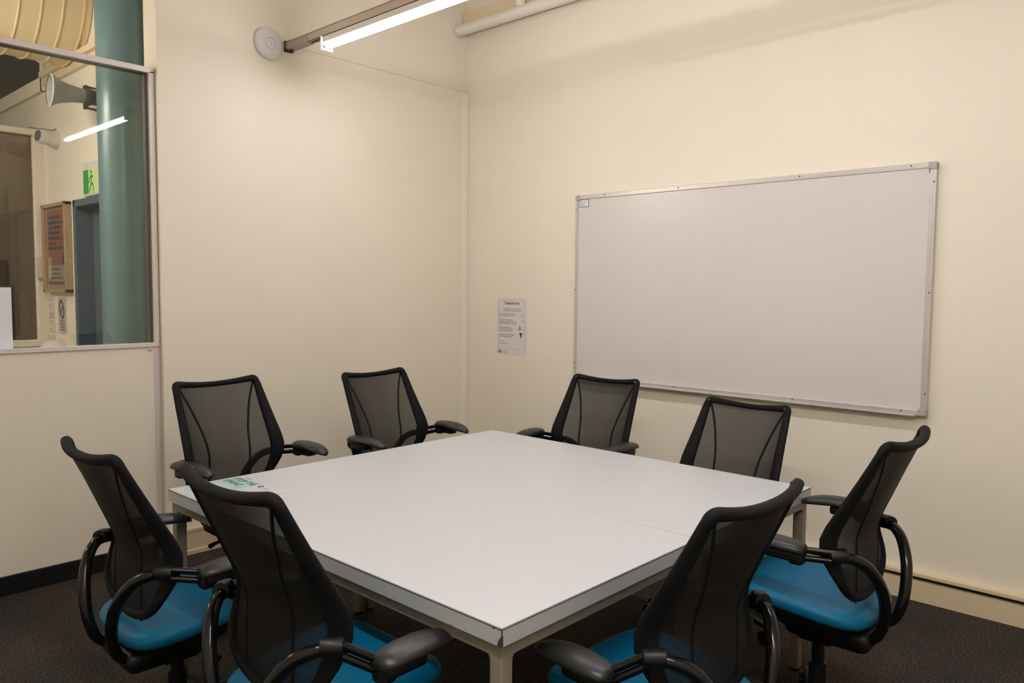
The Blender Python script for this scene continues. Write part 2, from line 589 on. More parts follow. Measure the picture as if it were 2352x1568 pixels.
# far glazed screen
YF = 6.15
b = MB()
b.box(XW, W2, YF, YF+0.08, 0, 1.12)
struct(b.build('wall_screen', M['wall']))
b = MB()
b.rbox(XW, W2, YF-0.015, YF+0.09, 1.12, 1.165, 0.003)
b.rbox(XW, W2, YF-0.015, YF+0.09, 2.585, 2.625, 0.003)
b.rbox(W2-0.066, W2, YF-0.015, YF+0.09, 1.16, 2.59, 0.003)
b.rbox(XW, XW+0.05, YF-0.015, YF+0.09, 1.16, 2.59, 0.003)
w2_ = struct(b.build('window_2', M['wall']))
struct(MB().box(XW+0.04, W2-0.06, YF+0.035, YF+0.041, 1.16, 2.59).build('window_pane', M['dark_glass'], w2_))

# teal column
cx, cy, cr = 1.838, 4.86, 0.127
b = MB().cyl((cx, cy, 0), (cx, cy, ZC), cr, 64)
col_ = tag(b.build('round_column', M['column'], smooth=True),
           'glossy teal painted round column behind the glass, beside the doorway', 'column')
MB().lathe([(cr, 0), (cr+0.022, 0.0), (cr+0.022, 0.13), (cr, 0.14)], (cx, cy, 0), n=64, cap=False).build('column_base', M['door_leaf'], col_, smooth=True)

# spiral duct (runs along X, dies into the corridor wall)
dy, dz_, drr = 5.51, 3.33, 0.38
b = MB().cyl((XW+0.02, dy, dz_), (W2-0.004, dy, dz_), drr, 72)
dct = tag(b.build('air_duct', M['duct'], smooth=True), 'large cream round air duct with raised ribs above the corridor', 'duct')
x = W2-0.05
i = 0
while x > -0.9:
    ring = [(x, dy+math.cos(t)*(drr+0.004), dz_+math.sin(t)*(drr+0.004)) for t in [2*PI*k/64 for k in range(64)]]
    MB().tube(ring, 0.0065, 8, closed=True, ref=(1, 0, 0)).build('duct_rib', M['duct'], dct, smooth=True)
    x -= 0.113

# horn loudspeaker on the column side
hx = 1.75
t = thing('horn_loudspeaker', 'grey horn loudspeaker with dark driver mounted beside the teal column', 'loudspeaker', (0, 0, 0))
hy, hz = 5.02, 2.66
prof = [(a*.9, h) for a, h in [(0.100, 0.0), (0.103, 0.004), (0.099, 0.010), (0.086, 0.030), (0.070, 0.060), (0.060, 0.095), (0.053, 0.125), (0.048, 0.150), (0.044, 0.19)]]
inner = [(a*.9, h) for a, h in [(0.040, 0.185), (0.046, 0.13), (0.062, 0.07), (0.084, 0.022), (0.095, 0.003)]]
ax = Vector((1, -0.08, -0.03)).normalized()
MB().lathe(prof+inner, (1.515, hy+0.02, hz+0.01), ax, 40, cap=False).build('horn', M['horn'], t, smooth=True)
MB().lathe([(a*.9, h) for a, h in [(0.098, -0.001), (0.104, 0.001), (0.104, 0.006), (0.098, 0.008), (0.094, 0.004)]], (1.515, hy+0.02, hz+0.01), ax, 40, cap=False).build('horn_rim', M['white_plastic'], t, smooth=True)
MB().lathe([(0.02, 0.178), (0.047, 0.18), (0.052, 0.19), (0.052, 0.21), (0.044, 0.225), (0.044, 0.285), (0.0, 0.285)], (1.515, hy+0.02, hz+0.01), ax, 32).build('driver', M['horn_dark'], t, smooth=True)
b = MB()
b.rbox(1.695, 1.712, hy-0.012, hy+0.03, hz-0.068, hz+0.068, 0.003)
b.cyl((1.70, hy, hz+0.062), (1.80, hy, hz+0.055), 0.005, 8)
b.cyl((1.70, hy, hz-0.062), (1.80, hy, hz-0.07), 0.007, 8)
b.build('bracket', M['horn_dark'], t)

# turret security camera
t = thing('security_camera', 'white turret security camera on the corridor wall above the dark window', 'camera')
MB().lathe([(0.058, 0), (0.060, 0.01), (0.050, 0.03), (0.046, 0.05)], (W2, 5.86, 2.525), (-1, 0, 0), 32).build('mount_base', M['white_plastic'], t, smooth=True)
d = Vector((-0.93, -0.22, 0.10)).normalized()
o_ = Vector((W2-0.04, 5.86, 2.528))
MB().lathe([(0.043, 0), (0.046, 0.02), (0.046, 0.075), (0.040, 0.084)], o_, d, 32).build('camera_body', M['white_plastic'], t, smooth=True)
MB().lathe([(0.037, 0.0), (0.037, 0.003), (0.0, 0.004)], o_+d*0.083, d, 32).build('lens', M['horn_dark'], t, smooth=True)
tag(MB().tube(bez([(W2-0.004, 5.86, 2.60), (W2-0.010, 5.95, 2.602), (W2-0.014, 6.03, 2.618), (W2-0.1, 6.12, 2.630)]), 0.0025, 8).build('camera_cable', M['horn_dark'], smooth=True),
    'thin dark cable running from the security camera to the screen frame', 'cable')

# exit sign: green plate with a pale running figure in a doorway
t = thing('exit_sign', 'green and pale exit sign above the grey-blue doorway', 'sign')
ey0, ey1, ez0, ez1 = 4.93, 5.345, 2.108, 2.318
MB().rbox(W2-0.016, W2, ey0, ey1, ez0, ez1, 0.003).build('sign_housing', M['white_plastic'], t)
MB().box(W2-0.018, W2-0.016, ey0+0.008, ey1-0.006, ez0+0.014, ez1-0.048).build('sign_face', M['sign_pale'], t)
gy = ey1-0.008
MB().box(W2-0.0195, W2-0.018, gy-0.085, gy, ez0+0.016, ez1-0.05).build('green_panel', M['sign_green'], t)
MB().box(W2-0.0195, W2-0.018, ey0+0.01, ey0+0.14, ez0+0.016, ez1-0.05).build('green_panel', M['sign_green'], t)
b = MB()   # simple running figure in green on pale
fy = gy-0.135
fx = W2-0.0195
b.lathe([(0.012, 0), (0.012, 0.0015), (0, 0.0016)], (W2-0.018, fy, ez0+0.142), (-1, 0, 0), 16)
for seg in (((0, .125), (-.006, .078)), ((0, .12), (.030, .100)), ((.030, .100), (.036, .076)), ((0, .118), (-.028, .112)),
            ((-.006, .078), (.018, .052)), ((.018, .052), (.034, .024)), ((-.006, .078), (-.030, .060)), ((-.030, .060), (-.026, .024))):
    (a0, z0), (a1, z1) = seg
    b.tube([(fx, fy+a0, ez0+z0), (fx, fy+a1, ez0+z1)], 0.0065, 8, sx=0.2, ref=(1, 0, 0))
b.build('running_figure', M['sign_green'], t)

# framed poster
t = thing('framed_poster', 'coral and white poster in a pale wooden frame on the corridor wall', 'poster')
py0, py1, pz0, pz1 = 5.625, 6.095, 1.50, 2.102
b = MB()
for (a, c, e, f) in ((py0, py1, pz0, pz0+0.025), (py0, py1, pz1-0.025, pz1), (py0, py0+0.025, pz0, pz1), (py1-0.025, py1, pz0, pz1)):
    b.rbox(W2-0.045, W2, a, c, e, f, 0.003)
b.build('picture_frame', M['wood_frame'], t)
b = MB().box(W2-0.022, W2-0.004, py0+0.02, py1-0.02, pz0+0.02, pz1-0.02)
b.build('backing', M['poster_white'], t)
MB().box(W2-0.024, W2-0.022, py0+0.035, py1-0.035, pz0+0.055, pz1-0.045).build('print', M['poster_red'], t)
MB().box(W2-0.026, W2-0.024, py0+0.055, py1-0.065, pz0+0.075, pz0+0.185).build('white_panel', M['poster_white'], t)
b = MB()
rnd = random.Random(3)
for zz, l in ((2.0, .22), (1.965, .28), (1.93, .26), (1.895, .20), (1.86, .27), (1.825, .12), (1.79, .27)):
    yy = py1-0.075
    e = yy-l
    while yy > e:
        ww = rnd.uniform(.018, .05)
        b.box(W2-0.0256, W2-0.024, yy-ww, yy, zz, zz+0.020)
        yy -= ww+0.010
b.build('printed_text', M['poster_blue'], t)
for zz in (1.652, 1.622, 1.592):
    b = MB()
    yy = py1-0.12
    for k in range(5):
        ww = rnd.uniform(.022, .042)
        b.box(W2-0.0275, W2-0.026, yy-ww, yy, zz, zz+0.014)
        yy -= ww+0.008
    b.build('printed_text', M['ink_grey'], t)
MB().lathe([(0.035, 0), (0.035, 0.0015), (0, 0.0016)], (W2-0.0255, py0+0.09, 1.725), (-1, 0, 0), 24).build('round_badge', M['poster_blue'], t)
MB().box(W2-0.031, W2-0.029, py0+0.024, py1-0.024, pz0+0.024, pz1-0.024).build('glazing', M['glass'], t)

# papers on the corridor wall below the poster
t = thing('wall_notice', 'plain white notice of fine print under the poster, left of the glove notice', 'notice')
MB().box(W2-0.003, W2, 6.01, 6.135, 1.215, 1.475).build('paper_sheet', M['poster_white'], t)
for zz, l in ((1.445, .06), (1.405, .045), (1.385, .05), (1.35, .09), (1.335, .09), (1.32, .09), (1.29, .04), (1.24, .03)):
    MB().box(W2-0.004, W2-0.003, 6.115-l, 6.115, zz, zz+0.006).build('printed_line', M['ink_grey'], t)
t = thing('glove_notice', 'white notice with a dark oval hand-washing symbol under the poster', 'notice')
MB().box(W2-0.003, W2, 5.775, 5.945, 1.222, 1.468).build('paper_sheet', M['poster_white'], t)
b = MB()
b.tube([(W2-0.004, 5.862+0.040*math.cos(a)+.012*math.sin(a), 1.385+0.056*math.sin(a)) for a in [2*PI*k/32 for k in range(32)]], 0.011, 8, closed=True, sx=.25, ref=(1, 0, 0))
b.tube([(W2-0.004, 5.885, 1.36), (W2-0.004, 5.84, 1.41)], 0.010, 8, sx=.25, ref=(1, 0, 0))
b.build('symbol', M['poster_blue'], t)
for zz in (1.30, 1.28, 1.26, 1.24):
    MB().box(W2-0.004, W2-0.003, 5.815, 5.905, zz, zz+0.012).build('printed_line', M['ink_grey'], t)
tag(MB().rbox(W2-0.028, W2, 6.02, 6.09, 1.150, 1.205, 0.004).build('wall_switch', M['cover_white']), 'small ivory switch plate on the corridor wall above the window sill', 'switch')
t = thing('soap_dispenser', 'rounded white dispenser on the corridor wall just above the window sill', 'dispenser')
MB().lathe([(0.0, -.12), (0.07, -.118), (0.085, -.10), (0.085, -.02), (0.078, .012), (0.05, .038), (0.0, 0.045)], (W2-0.055, 5.86, 1.135), (0, 0, 1), 32).build('housing', M['white_plastic'], t, smooth=True)
MB().rbox(W2-0.05, W2, 5.80, 5.92, 1.02, 1.15, 0.01).build('back_plate', M['horn_dark'], t)
tag(MB().rbox(W2-0.075, W2-0.03, YF-0.05, YF-0.015, 1.60, 1.745, 0.004).build('door_contact', M['cover_white']),
    'small ivory sensor box on the frame of the dark corridor window', 'sensor')

# things behind the dark glass
tag(MB().rbox(1.15, 1.80-.02, 7.05, 7.5, 1.545, 1.74, 0.006).build('cardboard_box', M['card_box']), 'brown cardboard box on the dark cabinet behind the far glass', 'box')
t = thing('metal_cabinet', 'dark metal cabinet behind the far corridor glass', 'cabinet')
MB().rbox(0.6, 1.79, 6.95, 7.55, 0, 1.52, 0.006).build('body', M['dark_metal'], t)
MB().rbox(0.58, 1.795, 6.93, 7.57, 1.52, 1.545, 0.004).build('top', M['grey_plastic'], t)
for a in (0.62, 1.21):
    MB().rbox(a, a+0.56, 6.935, 6.95, 0.05, 1.50, 0.003).build('door', M['dark_metal'], t)

# white card standing against the glass at the frame's left edge
tag(MB().box(0.86, 1.143, YL+0.047, YL+0.0495, WZ0+0.018, 1.537).build('white_card', M['paper_white']), 'blank white card stuck inside the window glass at its lower left', 'card')

# tube battens, and the fill lights added in the corridor
def batten(name, x0, x1, y0, y1, ztop, tubem, label, cat='light fitting', group=None):
    """batten running along Y from y0 to y1, two tubes"""
    t = thing(name, label, cat, ((x0+x1)/2, (y0+y1)/2, ztop), 0, group)
    cxm = 0.0
    hw = (x1-x0)/2
    L = (y1-y0)/2
    b = MB()
    b.rbox(-hw*0.62, hw*0.62, -L, L, -0.036, 0, 0.003)
    b.build('housing', M['white_paint'], t)
    for s in (-1, 1):
        e = MB().rbox(-hw, hw, s*L-0.004, s*L+0.004, -0.078, 0.0, 0.002).build('end_plate', M['white_paint'], t)
        c = MB()
        for q in (-1, 1):
            c.cyl((q*hw*0.34, s*(L-0.004), -0.053), (q*hw*0.34, s*(L-0.022), -0.053), 0.0125, 16)
        c.build('lamp_holder', M['white_paint'], e)
    for q in (-1, 1):
        MB().cyl((q*hw*0.34, -L+0.02, -0.053), (q*hw*0.34, L-0.02, -0.053), 0.0115, 20).build('lamp_tube', tubem, t, smooth=True)
    return t


batten('light_batten', 0.80, 0.88, 4.60, 5.06, 2.80, M['corr_fill_tube'], 'short unseen fill-light batten added in the corridor, close behind the glazed partition')  # added fill source, brightens the duct and column
batten('light_batten', -0.55, -0.47, 4.75, 5.10+1.0, 2.90, M['corr_fill_tube'], 'unseen fill-light batten added in the corridor outside the room')  # added out of view to raise the corridor's brightness

# ================================================================== ceiling hardware in the room
t = thing('suspension_rail', 'dull steel channel rail carrying the fluorescent battens, ending at the back wall', 'rail')
b = MB()
RX0, RX1 = 2.635, 2.681
b.box(RX0, RX0+0.003, 0.2, YB-0.006, 3.012, 3.062)
b.box(RX1-0.003, RX1, 0.2, YB-0.006, 3.012, 3.062)
b.box(RX0, RX1, 0.2, YB-0.006, 3.059, 3.062)
b.box(RX0, RX0+0.012, 0.2, YB-0.006, 3.012, 3.015)
b.box(RX1-0.012, RX1, 0.2, YB-0.006, 3.012, 3.015)
b.build('channel', M['rail'], t)
b = MB()
b.box(RX0-0.004, RX1+0.004, YB-0.03, YB, 3.006, 3.018)
b.box(RX0-0.004, RX1+0.004, YB-0.012, YB, 3.006, 3.07)
b.build('end_bracket', M['rail_dark'], t)
MB().rbox(RX0-0.003, RX1+0.003, YB-0.26, YB-0.07, 3.010, 3.055, 0.002).build('splice_cover', M['grey_plastic'], t)
for yy in (0.5, 3.2):
    MB().cyl((2.658, yy, 3.06), (2.658, yy, ZC), 0.005, 10).build('hanger_rod', M['rail'], t)
batten('light_batten', 2.618, 2.700, 2.42, 3.96, 3.011, M['tube'], 'lit white fluorescent batten under the rail, nearest the back wall')
batten('light_batten', 2.618, 2.700, 0.55, 2.09, 3.011, M['tube'], 'lit white fluorescent batten under the rail, farther from the back wall')

batten('light_batten', 0.45, 0.532, -0.95, 1.45, 3.011, M['fill_tube'], 'unseen fill-light batten added behind the camera, over the window side of the room')  # added fill source that lifts the lower walls

t = thing('wireless_access_point', 'white round wireless access point high on the back wall by the rail end', 'access point')
apc = (2.524, YB, 3.026)
MB().lathe([(0.0, 0), (0.092, 0.0), (0.096, 0.008), (0.093, 0.014), (0.079, 0.022), (0.046, 0.029), (0.034, 0.0305), (0.0, 0.031)], apc, (0, -1, 0), 56).build('dome', M['white_plastic'], t, smooth=True)
MB().tube([(apc[0]+0.033*math.cos(a), YB-0.0305, apc[2]+0.033*math.sin(a)) for a in [2*PI*k/40 for k in range(40)]], 0.0011, 6, closed=True, ref=(0, 1, 0)).build('ring', M['ink_grey'], t)
MB().tube([(apc[0]+0.008*math.cos(a), YB-0.0312, apc[2]+0.008*math.sin(a)) for a in [-2+4*k/20 for k in range(20)]], 0.0012, 6, ref=(0, 1, 0)).build('logo_mark', M['ink_light'], t)

# pipe and tray along the right wall
t = thing('ceiling_pipe', 'white painted round pipe running high along the right wall', 'pipe')
MB().cyl((4.108, YS+.005, 3.487), (4.108, YB-.003, 3.487), 0.040, 28).build('pipe', M['white_paint'], t, smooth=True)
MB().cyl((4.11, 3.75, 3.50), (4.11, 3.75, ZC), 0.028, 20).build('riser', M['white_paint'], t, smooth=True)
MB().cyl((4.11, 3.75, 3.52), (4.11, 3.75, 3.57), 0.036, 20).build('coupling', M['white_paint'], t, smooth=True)
t = thing('cable_tray', 'cream painted cable tray above the pipe along the right wall', 'cable tray')
b = MB()
b.add([(4.148, YS+.01, 3.63), (4.16, YS+.01, 3.535), (4.215, YS+.01, 3.535), (4.215, YS+.01, 3.63), (4.148, YB-.005, 3.63), (4.16, YB-.005, 3.535), (4.215, YB-.005, 3.535), (4.215, YB-.005, 3.63)],
      [(0, 1, 2, 3), (4, 7, 6, 5), (0, 4, 5, 1), (1, 5, 6, 2), (2, 6, 7, 3), (3, 7, 4, 0)])
b.build('tray', M['wall_gloss'], t)
MB().rbox(4.15, 4.19, 3.25, 3.95, 3.632, 3.645, 0.003).build('cable', M['horn_dark'], t)

# ================================================================== whiteboard
t = thing('whiteboard', 'large wall-mounted whiteboard with an aluminium frame on the right wall', 'whiteboard')
wy0, wy1, wz0, wz1 = 1.075, 3.292, 0.937, 2.186
MB().box(XR-0.030, XR-0.006, wy0+0.01, wy1-0.01, wz0+0.01, wz1-0.01).build('writing_surface', M['whiteboard'], t)
fwd = 0.028
def bar(y0, y1, z0, z1):
    b = MB()
    b.rbox(XR-0.036, XR-0.004, y0, y1, z0, z1, 0.003)
    if y1-y0 > z1-z0:
        zc = (z0+z1)/2
        b.box(XR-0.0375, XR-0.035, y0, y1, zc-0.003, zc+0.0045)
    else:
        yc = (y0+y1)/2
        b.box(XR-0.0375, XR-0.035, yc-0.003, yc+0.004, z0, z1)
    return b.build('frame_bar', M['alu_frame'], t)
bar(wy0+0.02, wy1-0.02, wz1-fwd, wz1)
bar(wy0+0.02, wy1-0.02, wz0, wz0+fwd)
bar(wy0, wy0+fwd, wz0+0.02, wz1-0.02)
bar(wy1-fwd*0.8, wy1, wz0+0.02, wz1-0.02)
for (yy, zz) in ((wy0, wz0), (wy0, wz1-0.036), (wy1-0.036, wz0), (wy1-0.036, wz1-0.036)):
    MB().rbox(XR-0.040, XR-0.002, yy-0.002, yy+0.038, zz-0.001, zz+0.037, 0.006, 3).build('corner_cap', M['grey_plastic'], t)
MB().rbox(XR-0.062, XR-0.030, wy0+0.045, wy1-0.04, wz0-0.002, wz0+0.006, 0.002).build('pen_tray', M['alu_frame'], t)
for yy, zz in [(a, c) for a in (1.19, 1.75, 2.5, 3.05) for c in (wz0+0.019, wz1-0.011)]+[(c, a) for a in (1.05, 1.55, 2.09) for c in (wy0+0.008, wy1-0.006)]:
    MB().lathe([(0.0045, 0), (0.0045, 0.003), (0, 0.0035)], (XR-0.036, yy, zz), (-1, 0, 0), 12).build('screw', M['horn_dark'], t)
MB().box(XR-0.0315, XR-0.030, wy0+0.030, wy0+0.033, 2.135, 2.15).build('pen_mark', M['ink'], t)

t = thing('whiteboard_label', 'small white label with a dark border in the whiteboard corner', 'label')
ly0, ly1, lz0, lz1 = 3.183, 3.268, 2.105, 2.158
MB().box(XR-0.0312, XR-0.030, ly0, ly1, lz0, lz1).build('label_border', M['horn_dark'], t)
MB().box(XR-0.0318, XR-0.0312, ly0+0.005, ly1-0.004, lz0+0.004, lz1-0.003).build('label_face', M['paper_white'], t)
b = MB()
for k, l in enumerate((.065, .05, .06, .03, .055, .045)):
    b.box(XR-0.0323, XR-0.0318, ly1-0.009-l, ly1-0.009, lz1-0.010-k*0.007, lz1-0.0075-k*0.007)
b.build('printed_text', M['ink_grey'], t)

# ================================================================== notice on the right wall
t = thing('cleaning_notice', 'white printed Cleaning box notice sheet on the right wall by the corner', 'notice')
nx = XR-0.0012
MB().box(nx, XR, 3.758, 4.056, 1.061, 1.486).build('paper_sheet', M['paper'], t)
def ntext(s, y, z, size, m_, bold=0.0, align='LEFT', sx=1.0):
    return text_mesh('printed_text', s, size, frame_mtx((nx-0.0003, y, z), (0, -1, 0), (0, 0, 1)), m_, t, align, 0.0001, bold, sx)
ntext('Cleaning box', 3.905, 1.437, 0.031, M['ink'], 0.0006, 'CENTER', 0.92)
ntext('These cleaning items are to be used\nbefore and after meeting room use.', 3.905, 1.400, 0.0135, M['ink_grey'], 0.0002, 'CENTER', 0.92)
ntext('Please remember to wash your\nhands before and after use.', 4.03, 1.362, 0.0135, M['ink_grey'], 0.0002)
ntext('Please wipe and clean down\nkeyboard, mouse, light switches and\ndoor handles before and after use.', 4.03, 1.317, 0.0135, M['ink_grey'], 0.0002, sx=.9)
ntext('Please throw away any\nused items into the rubbish\nbins provided in the room.', 4.03, 1.262, 0.0135, M['ink_grey'], 0.0002, sx=.9)
ntext('Please do not remove items\nfrom this meeting room.', 4.03, 1.207, 0.0135, M['ink_grey'], 0.0002)
ntext('Thanks', 4.03, 1.158, 0.0135, M['ink_grey'], 0.0002)
ntext('from the team', 4.03, 1.140, 0.0135, M['ink_grey'], 0.0002)
b = MB()   # rounded speech-bubble border
y0, y1, z0, z1, r = 3.775, 4.042, 1.108, 1.470, 0.022
pth = []
for (cy_, cz_, a0) in ((y1-r, z1-r, 0), (y0+r, z1-r, PI/2), (y0+r, z0+r, PI), (y1-r, z0+r, 1.5*PI)):
    for k in range(7):
        a = a0+k*PI/12
        pth.append((nx-0.0004, cy_+r*math.cos(a), cz_+r*math.sin(a)))
pth.insert(21, (nx-0.0004, 4.0, z0-0.010))
b.tube(pth, 0.0009, 6, closed=True, ref=(1, 0, 0))
b.build('bubble_outline', M['ink_light'], t)
b = MB()
def ringy(y, z, r, rad=0.0009, k0=0, k1=24, n=24):
    return [(nx-0.0004, y+r*math.cos(2*PI*k/n), z+r*math.sin(2*PI*k/n)) for k in range(k0, k1)]
b.tube(ringy(3.80, 1.357, 0.016), 0.0008, 6, closed=True, ref=(1, 0, 0))
b.tube(ringy(3.80, 1.357, 0.008), 0.0008, 6, closed=True, ref=(1, 0, 0))
b.tube([(nx-.0004, 3.805, 1.325), (nx-.0004, 3.79, 1.327), (nx-.0004, 3.803, 1.320), (nx-.0004, 3.806, 1.298), (nx-.0004, 3.797, 1.298), (nx-.0004, 3.797, 1.322)], 0.0008, 6, ref=(1, 0, 0))
b.tube(ringy(3.795, 1.262, 0.014), 0.0010, 6, closed=True, ref=(1, 0, 0))
b.tube([(nx-.0004, 3.81, 1.250), (nx-.0004, 3.78, 1.250)], 0.0008, 6, ref=(1, 0, 0))
for dy_, dz2 in ((.03, -.02), (-.02, -.022), (.02, .012), (-.022, .01)):
    b.tube([(nx-.0004, 3.815+dy_*.5, 1.205+dz2*.5), (nx-.0004, 3.815+dy_, 1.205+dz2)], 0.0006, 6, ref=(1, 0, 0))
b.build('line_icon', M['ink_light'], t)
b = MB()
def blob(y, z, ry, rz, rot=0):
    n = 14
    b.add([(nx-0.0006, y, z)]+[(nx-0.0006, y+ry*math.cos(2*PI*k/n)*math.cos(rot)-rz*math.sin(2*PI*k/n)*math.sin(rot), z+ry*math.cos(2*PI*k/n)*math.sin(rot)+rz*math.sin(2*PI*k/n)*math.cos(rot)) for k in range(n)],
          [(0, 1+k, 1+(k+1) % n) for k in range(n)])
blob(3.823, 1.262, .0045, .014, -.15)
blob(3.826, 1.280, .0035, .004)
blob(3.834, 1.254, .003, .008, .3)
blob(3.816, 1.218, .009, .011, .6)
blob(3.805, 1.224, .003, .009, -.6)
blob(3.824, 1.226, .004, .006, .5)
blob(3.815, 1.202, .0045, .009, .2)
blob(3.808, 1.205, .008, .003, .3)
blob(3.811, 1.190, .002, .008)
b.build('dark_icon', M['ink'], t)
b = MB()
b.box(nx-0.0006, nx, 4.016, 4.046, 1.072, 1.094)
b.build('logo_block', M['ink_red'], t)
ntext('5?', 4.043, 1.075, 0.024, M['paper_white'], 0.0004, sx=.9).location.x = -0.0006
ntext('Your room', 4.012, 1.077, 0.012, M['ink_red'], 0.0003)

# ================================================================== tables
TZ = 0.760
TX0, TXM, TX1, TY0, TY1 = 1.277, 2.186, 3.095, 1.205, 3.005
def desk(x0, x1, label, gap_hi, seam_taper):
    t = thing('meeting_table', label, 'table', (x0, TY0, 0), 0, 'white tables pushed together')
    w_, d_ = x1-x0, TY1-TY0
    th = 0.046
    b = MB()
    e = 0.0015
    # top face (laminate), slightly inset from the edge band
    xa, xb = (0, w_-e) if seam_taper else (e, w_)      # no bevel where the two desks meet
    b.box(xa, xb, e, d_-e, TZ-0.004, TZ)
    top = b.build('tabletop', M['laminate'], t)
    b = MB().box(0, w_, 0, d_, TZ-th, TZ-0.0035)
    ea, eb_ = (0.0, 0.0004) if seam_taper else (0.0004, 0.0)
    b.box(-ea, w_+eb_, -0.0004, d_+0.0004, TZ-0.0050, TZ-0.0032, 1)
    eb = b.build('edge_band', [M['edge'], M['edge_line']], t)
    if seam_taper:   # this desk sits very slightly askew, so the joint opens towards its near end
        for o in (top, eb):
            bm = bmesh.new()
            bm.from_mesh(o.data)
            bmesh.ops.bisect_plane(bm, geom=bm.verts[:]+bm.edges[:]+bm.faces[:], plane_co=(0, 0.62, 0), plane_no=(0, 1, 0))
            for v in bm.verts:
                if v.co.x < w_*0.3:
                    v.co.x += 0.0028*max(0.0, 1-v.co.y/0.62)
            bm.to_mesh(o.data)
            bm.free()
    ins = 0.010
    b = MB()
    hz0, hz1 = TZ-th-0.036, TZ-th
    b.rbox(ins, w_-ins, ins, ins+0.036, hz0, hz1, 0.003)
    b.rbox(ins, w_-ins, d_-ins-0.036, d_-ins, hz0, hz1, 0.003)
    b.rbox(ins, ins+0.036, ins+0.03, d_-ins-0.03, hz0, hz1, 0.003)
    b.rbox(w_-ins-0.036, w_-ins, ins+0.03, d_-ins-0.03, hz0, hz1, 0.003)
    b.build('rail_frame', M['table_steel'], t)
    for sx in (0, 1):
        for sy in (0, 1):
            lx = ins if sx == 0 else w_-ins-0.040
            ly = ins if sy == 0 else d_-ins-0.040
            b = MB().rbox(lx, lx+0.040, ly, ly+0.040, 0.012, hz0+0.004, 0.004, 3)
            # welded fillets where leg meets rail
            ddx = 1 if sx == 0 else -1
            ddy = 1 if sy == 0 else -1
            xx = lx+0.040 if sx == 0 else lx
            yy = ly+0.040 if sy == 0 else ly
            n = 6
            R = 0.016
            for axis in (0, 1):
                vs = []
                for dpt in (0.002, 0.034):
                    pts = [(0, 0)]+[(R-R*math.cos(k*PI/2/n), R-R*math.sin(k*PI/2/n)) for k in range(n+1)]
                    for (p, q) in pts:
                        if axis == 0:
                            vs.append((xx+ddx*p, (ly+0.04-dpt if sy else ly+dpt), hz0-q+0.001))
                        else:
                            vs.append(((lx+0.04-dpt if sx else lx+dpt), yy+ddy*p, hz0-q+0.001))
                k = n+2
                fs = [tuple(range(k)), tuple(range(k, 2*k))[::-1]]+[(i_, (i_+1) % k, k+(i_+1) % k, k+i_) for i_ in range(k)]
                b.add(vs, fs)
            lg = b.build('leg', M['table_steel'], t, smooth=True, auto=50)
            MB().cyl((lx+0.02, ly+0.02, 0), (lx+0.02, ly+0.02, 0.013), 0.018, 16).build('foot', M['black_plastic'], lg)
    return t
d1 = desk(TX0, TXM, 'white table with a chipped corner, on the window side, with the laminated sheet on it', 0, False)
d2 = desk(TXM+0.00005, TX1, 'white table on the whiteboard side, bare, pushed against the one with the chipped corner', 0, True)
# chipped corner of the near desk
b = MB()
b.add([(-0.0006, -0.0006, TZ-0.016), (-0.0006, 0.016, TZ-0.046), (-0.0006, -0.0006, TZ-0.046),
       (-0.0006, 0.010, TZ-0.030), (0.004, -0.0006, TZ-0.046), (0.004, -0.0006, TZ-0.018)],
      [(0, 3, 1, 2), (0, 2, 4, 5)])
b.build('chipped_corner', M['chip'], d1)
b = MB()
b.add([(-0.0007, 0.020, TZ-0.0042), (-0.0007, 0.032, TZ-0.0042), (-0.0007, 0.028, TZ-0.009), (-0.0007, 0.022, TZ-0.007)], [(0, 1, 2, 3)])
b.add([(-0.0007, 0.165, TZ-0.046), (-0.0007, 0.178, TZ-0.046), (-0.0007, 0.174, TZ-0.043)], [(0, 1, 2)])
b.box(-0.0012, 0.0012, -0.0012, 0.0012, TZ-0.046, TZ-0.0045)
b.build('edge_chip', M['edge_line'], d1)

# laminated sheet lying at the table's window corner
t = thing('laminated_sheet', 'white laminated sheet with pale teal print on the table corner', 'sheet', (1.285, 2.995, TZ))
# local: reading direction is -Y, page up is +X
PW, PH = 0.37, 0.297
def L(u, v, z=0.0):        # u along the reading direction, v up the page
    return (v, -u, z)
def quad(b, u0, u1, v0, v1, z0, z1, mi=0):
    b.box(v0, v1, -u1, -u0, z0, z1, mi)
b = MB(); quad(b, 0, PW, 0, PH, 0.0002, 0.0010); b.build('sheet', M['sheet_white'], t)
def outline(u0, u1, v0, v1, r, wd, m_, nm, z=0.0011):
    P = []
    for (cu, cv, a0) in ((u1-r, v1-r, 0), (u0+r, v1-r, PI/2), (u0+r, v0+r, PI), (u1-r, v0+r, 1.5*PI)):
        for k in range(7):
            a = a0+k*PI/12
            P.append((cu, cv, math.cos(a), math.sin(a), r))
    vs = []
    for (cu, cv, ca, sa, r_) in P:
        vs.append(L(cu+ca*r_, cv+sa*r_, z))
        vs.append(L(cu+ca*(r_-wd), cv+sa*(r_-wd), z))
        vs.append(L(cu+ca*r_, cv+sa*r_, z+0.0002))
        vs.append(L(cu+ca*(r_-wd), cv+sa*(r_-wd), z+0.0002))
    n = len(P)
    fs = []
    for k in range(n):
        k2 = (k+1) % n
        fs += [(4*k+2, 4*k2+2, 4*k2+3, 4*k+3), (4*k, 4*k+1, 4*k2+1, 4*k2), (4*k, 4*k2, 4*k2+2, 4*k+2), (4*k+1, 4*k+3, 4*k2+3, 4*k2+1)]
    MB().add(vs, fs).build(nm, m_, t)
outline(0.008, PW-0.008, 0.008, PH-0.008, 0.01, 0.0008, M['ink_light'], 'border_line')
outline(0.03, PW-0.02, 0.035, 0.175, 0.02, 0.012, M['teal_ink'], 'teal_outline')
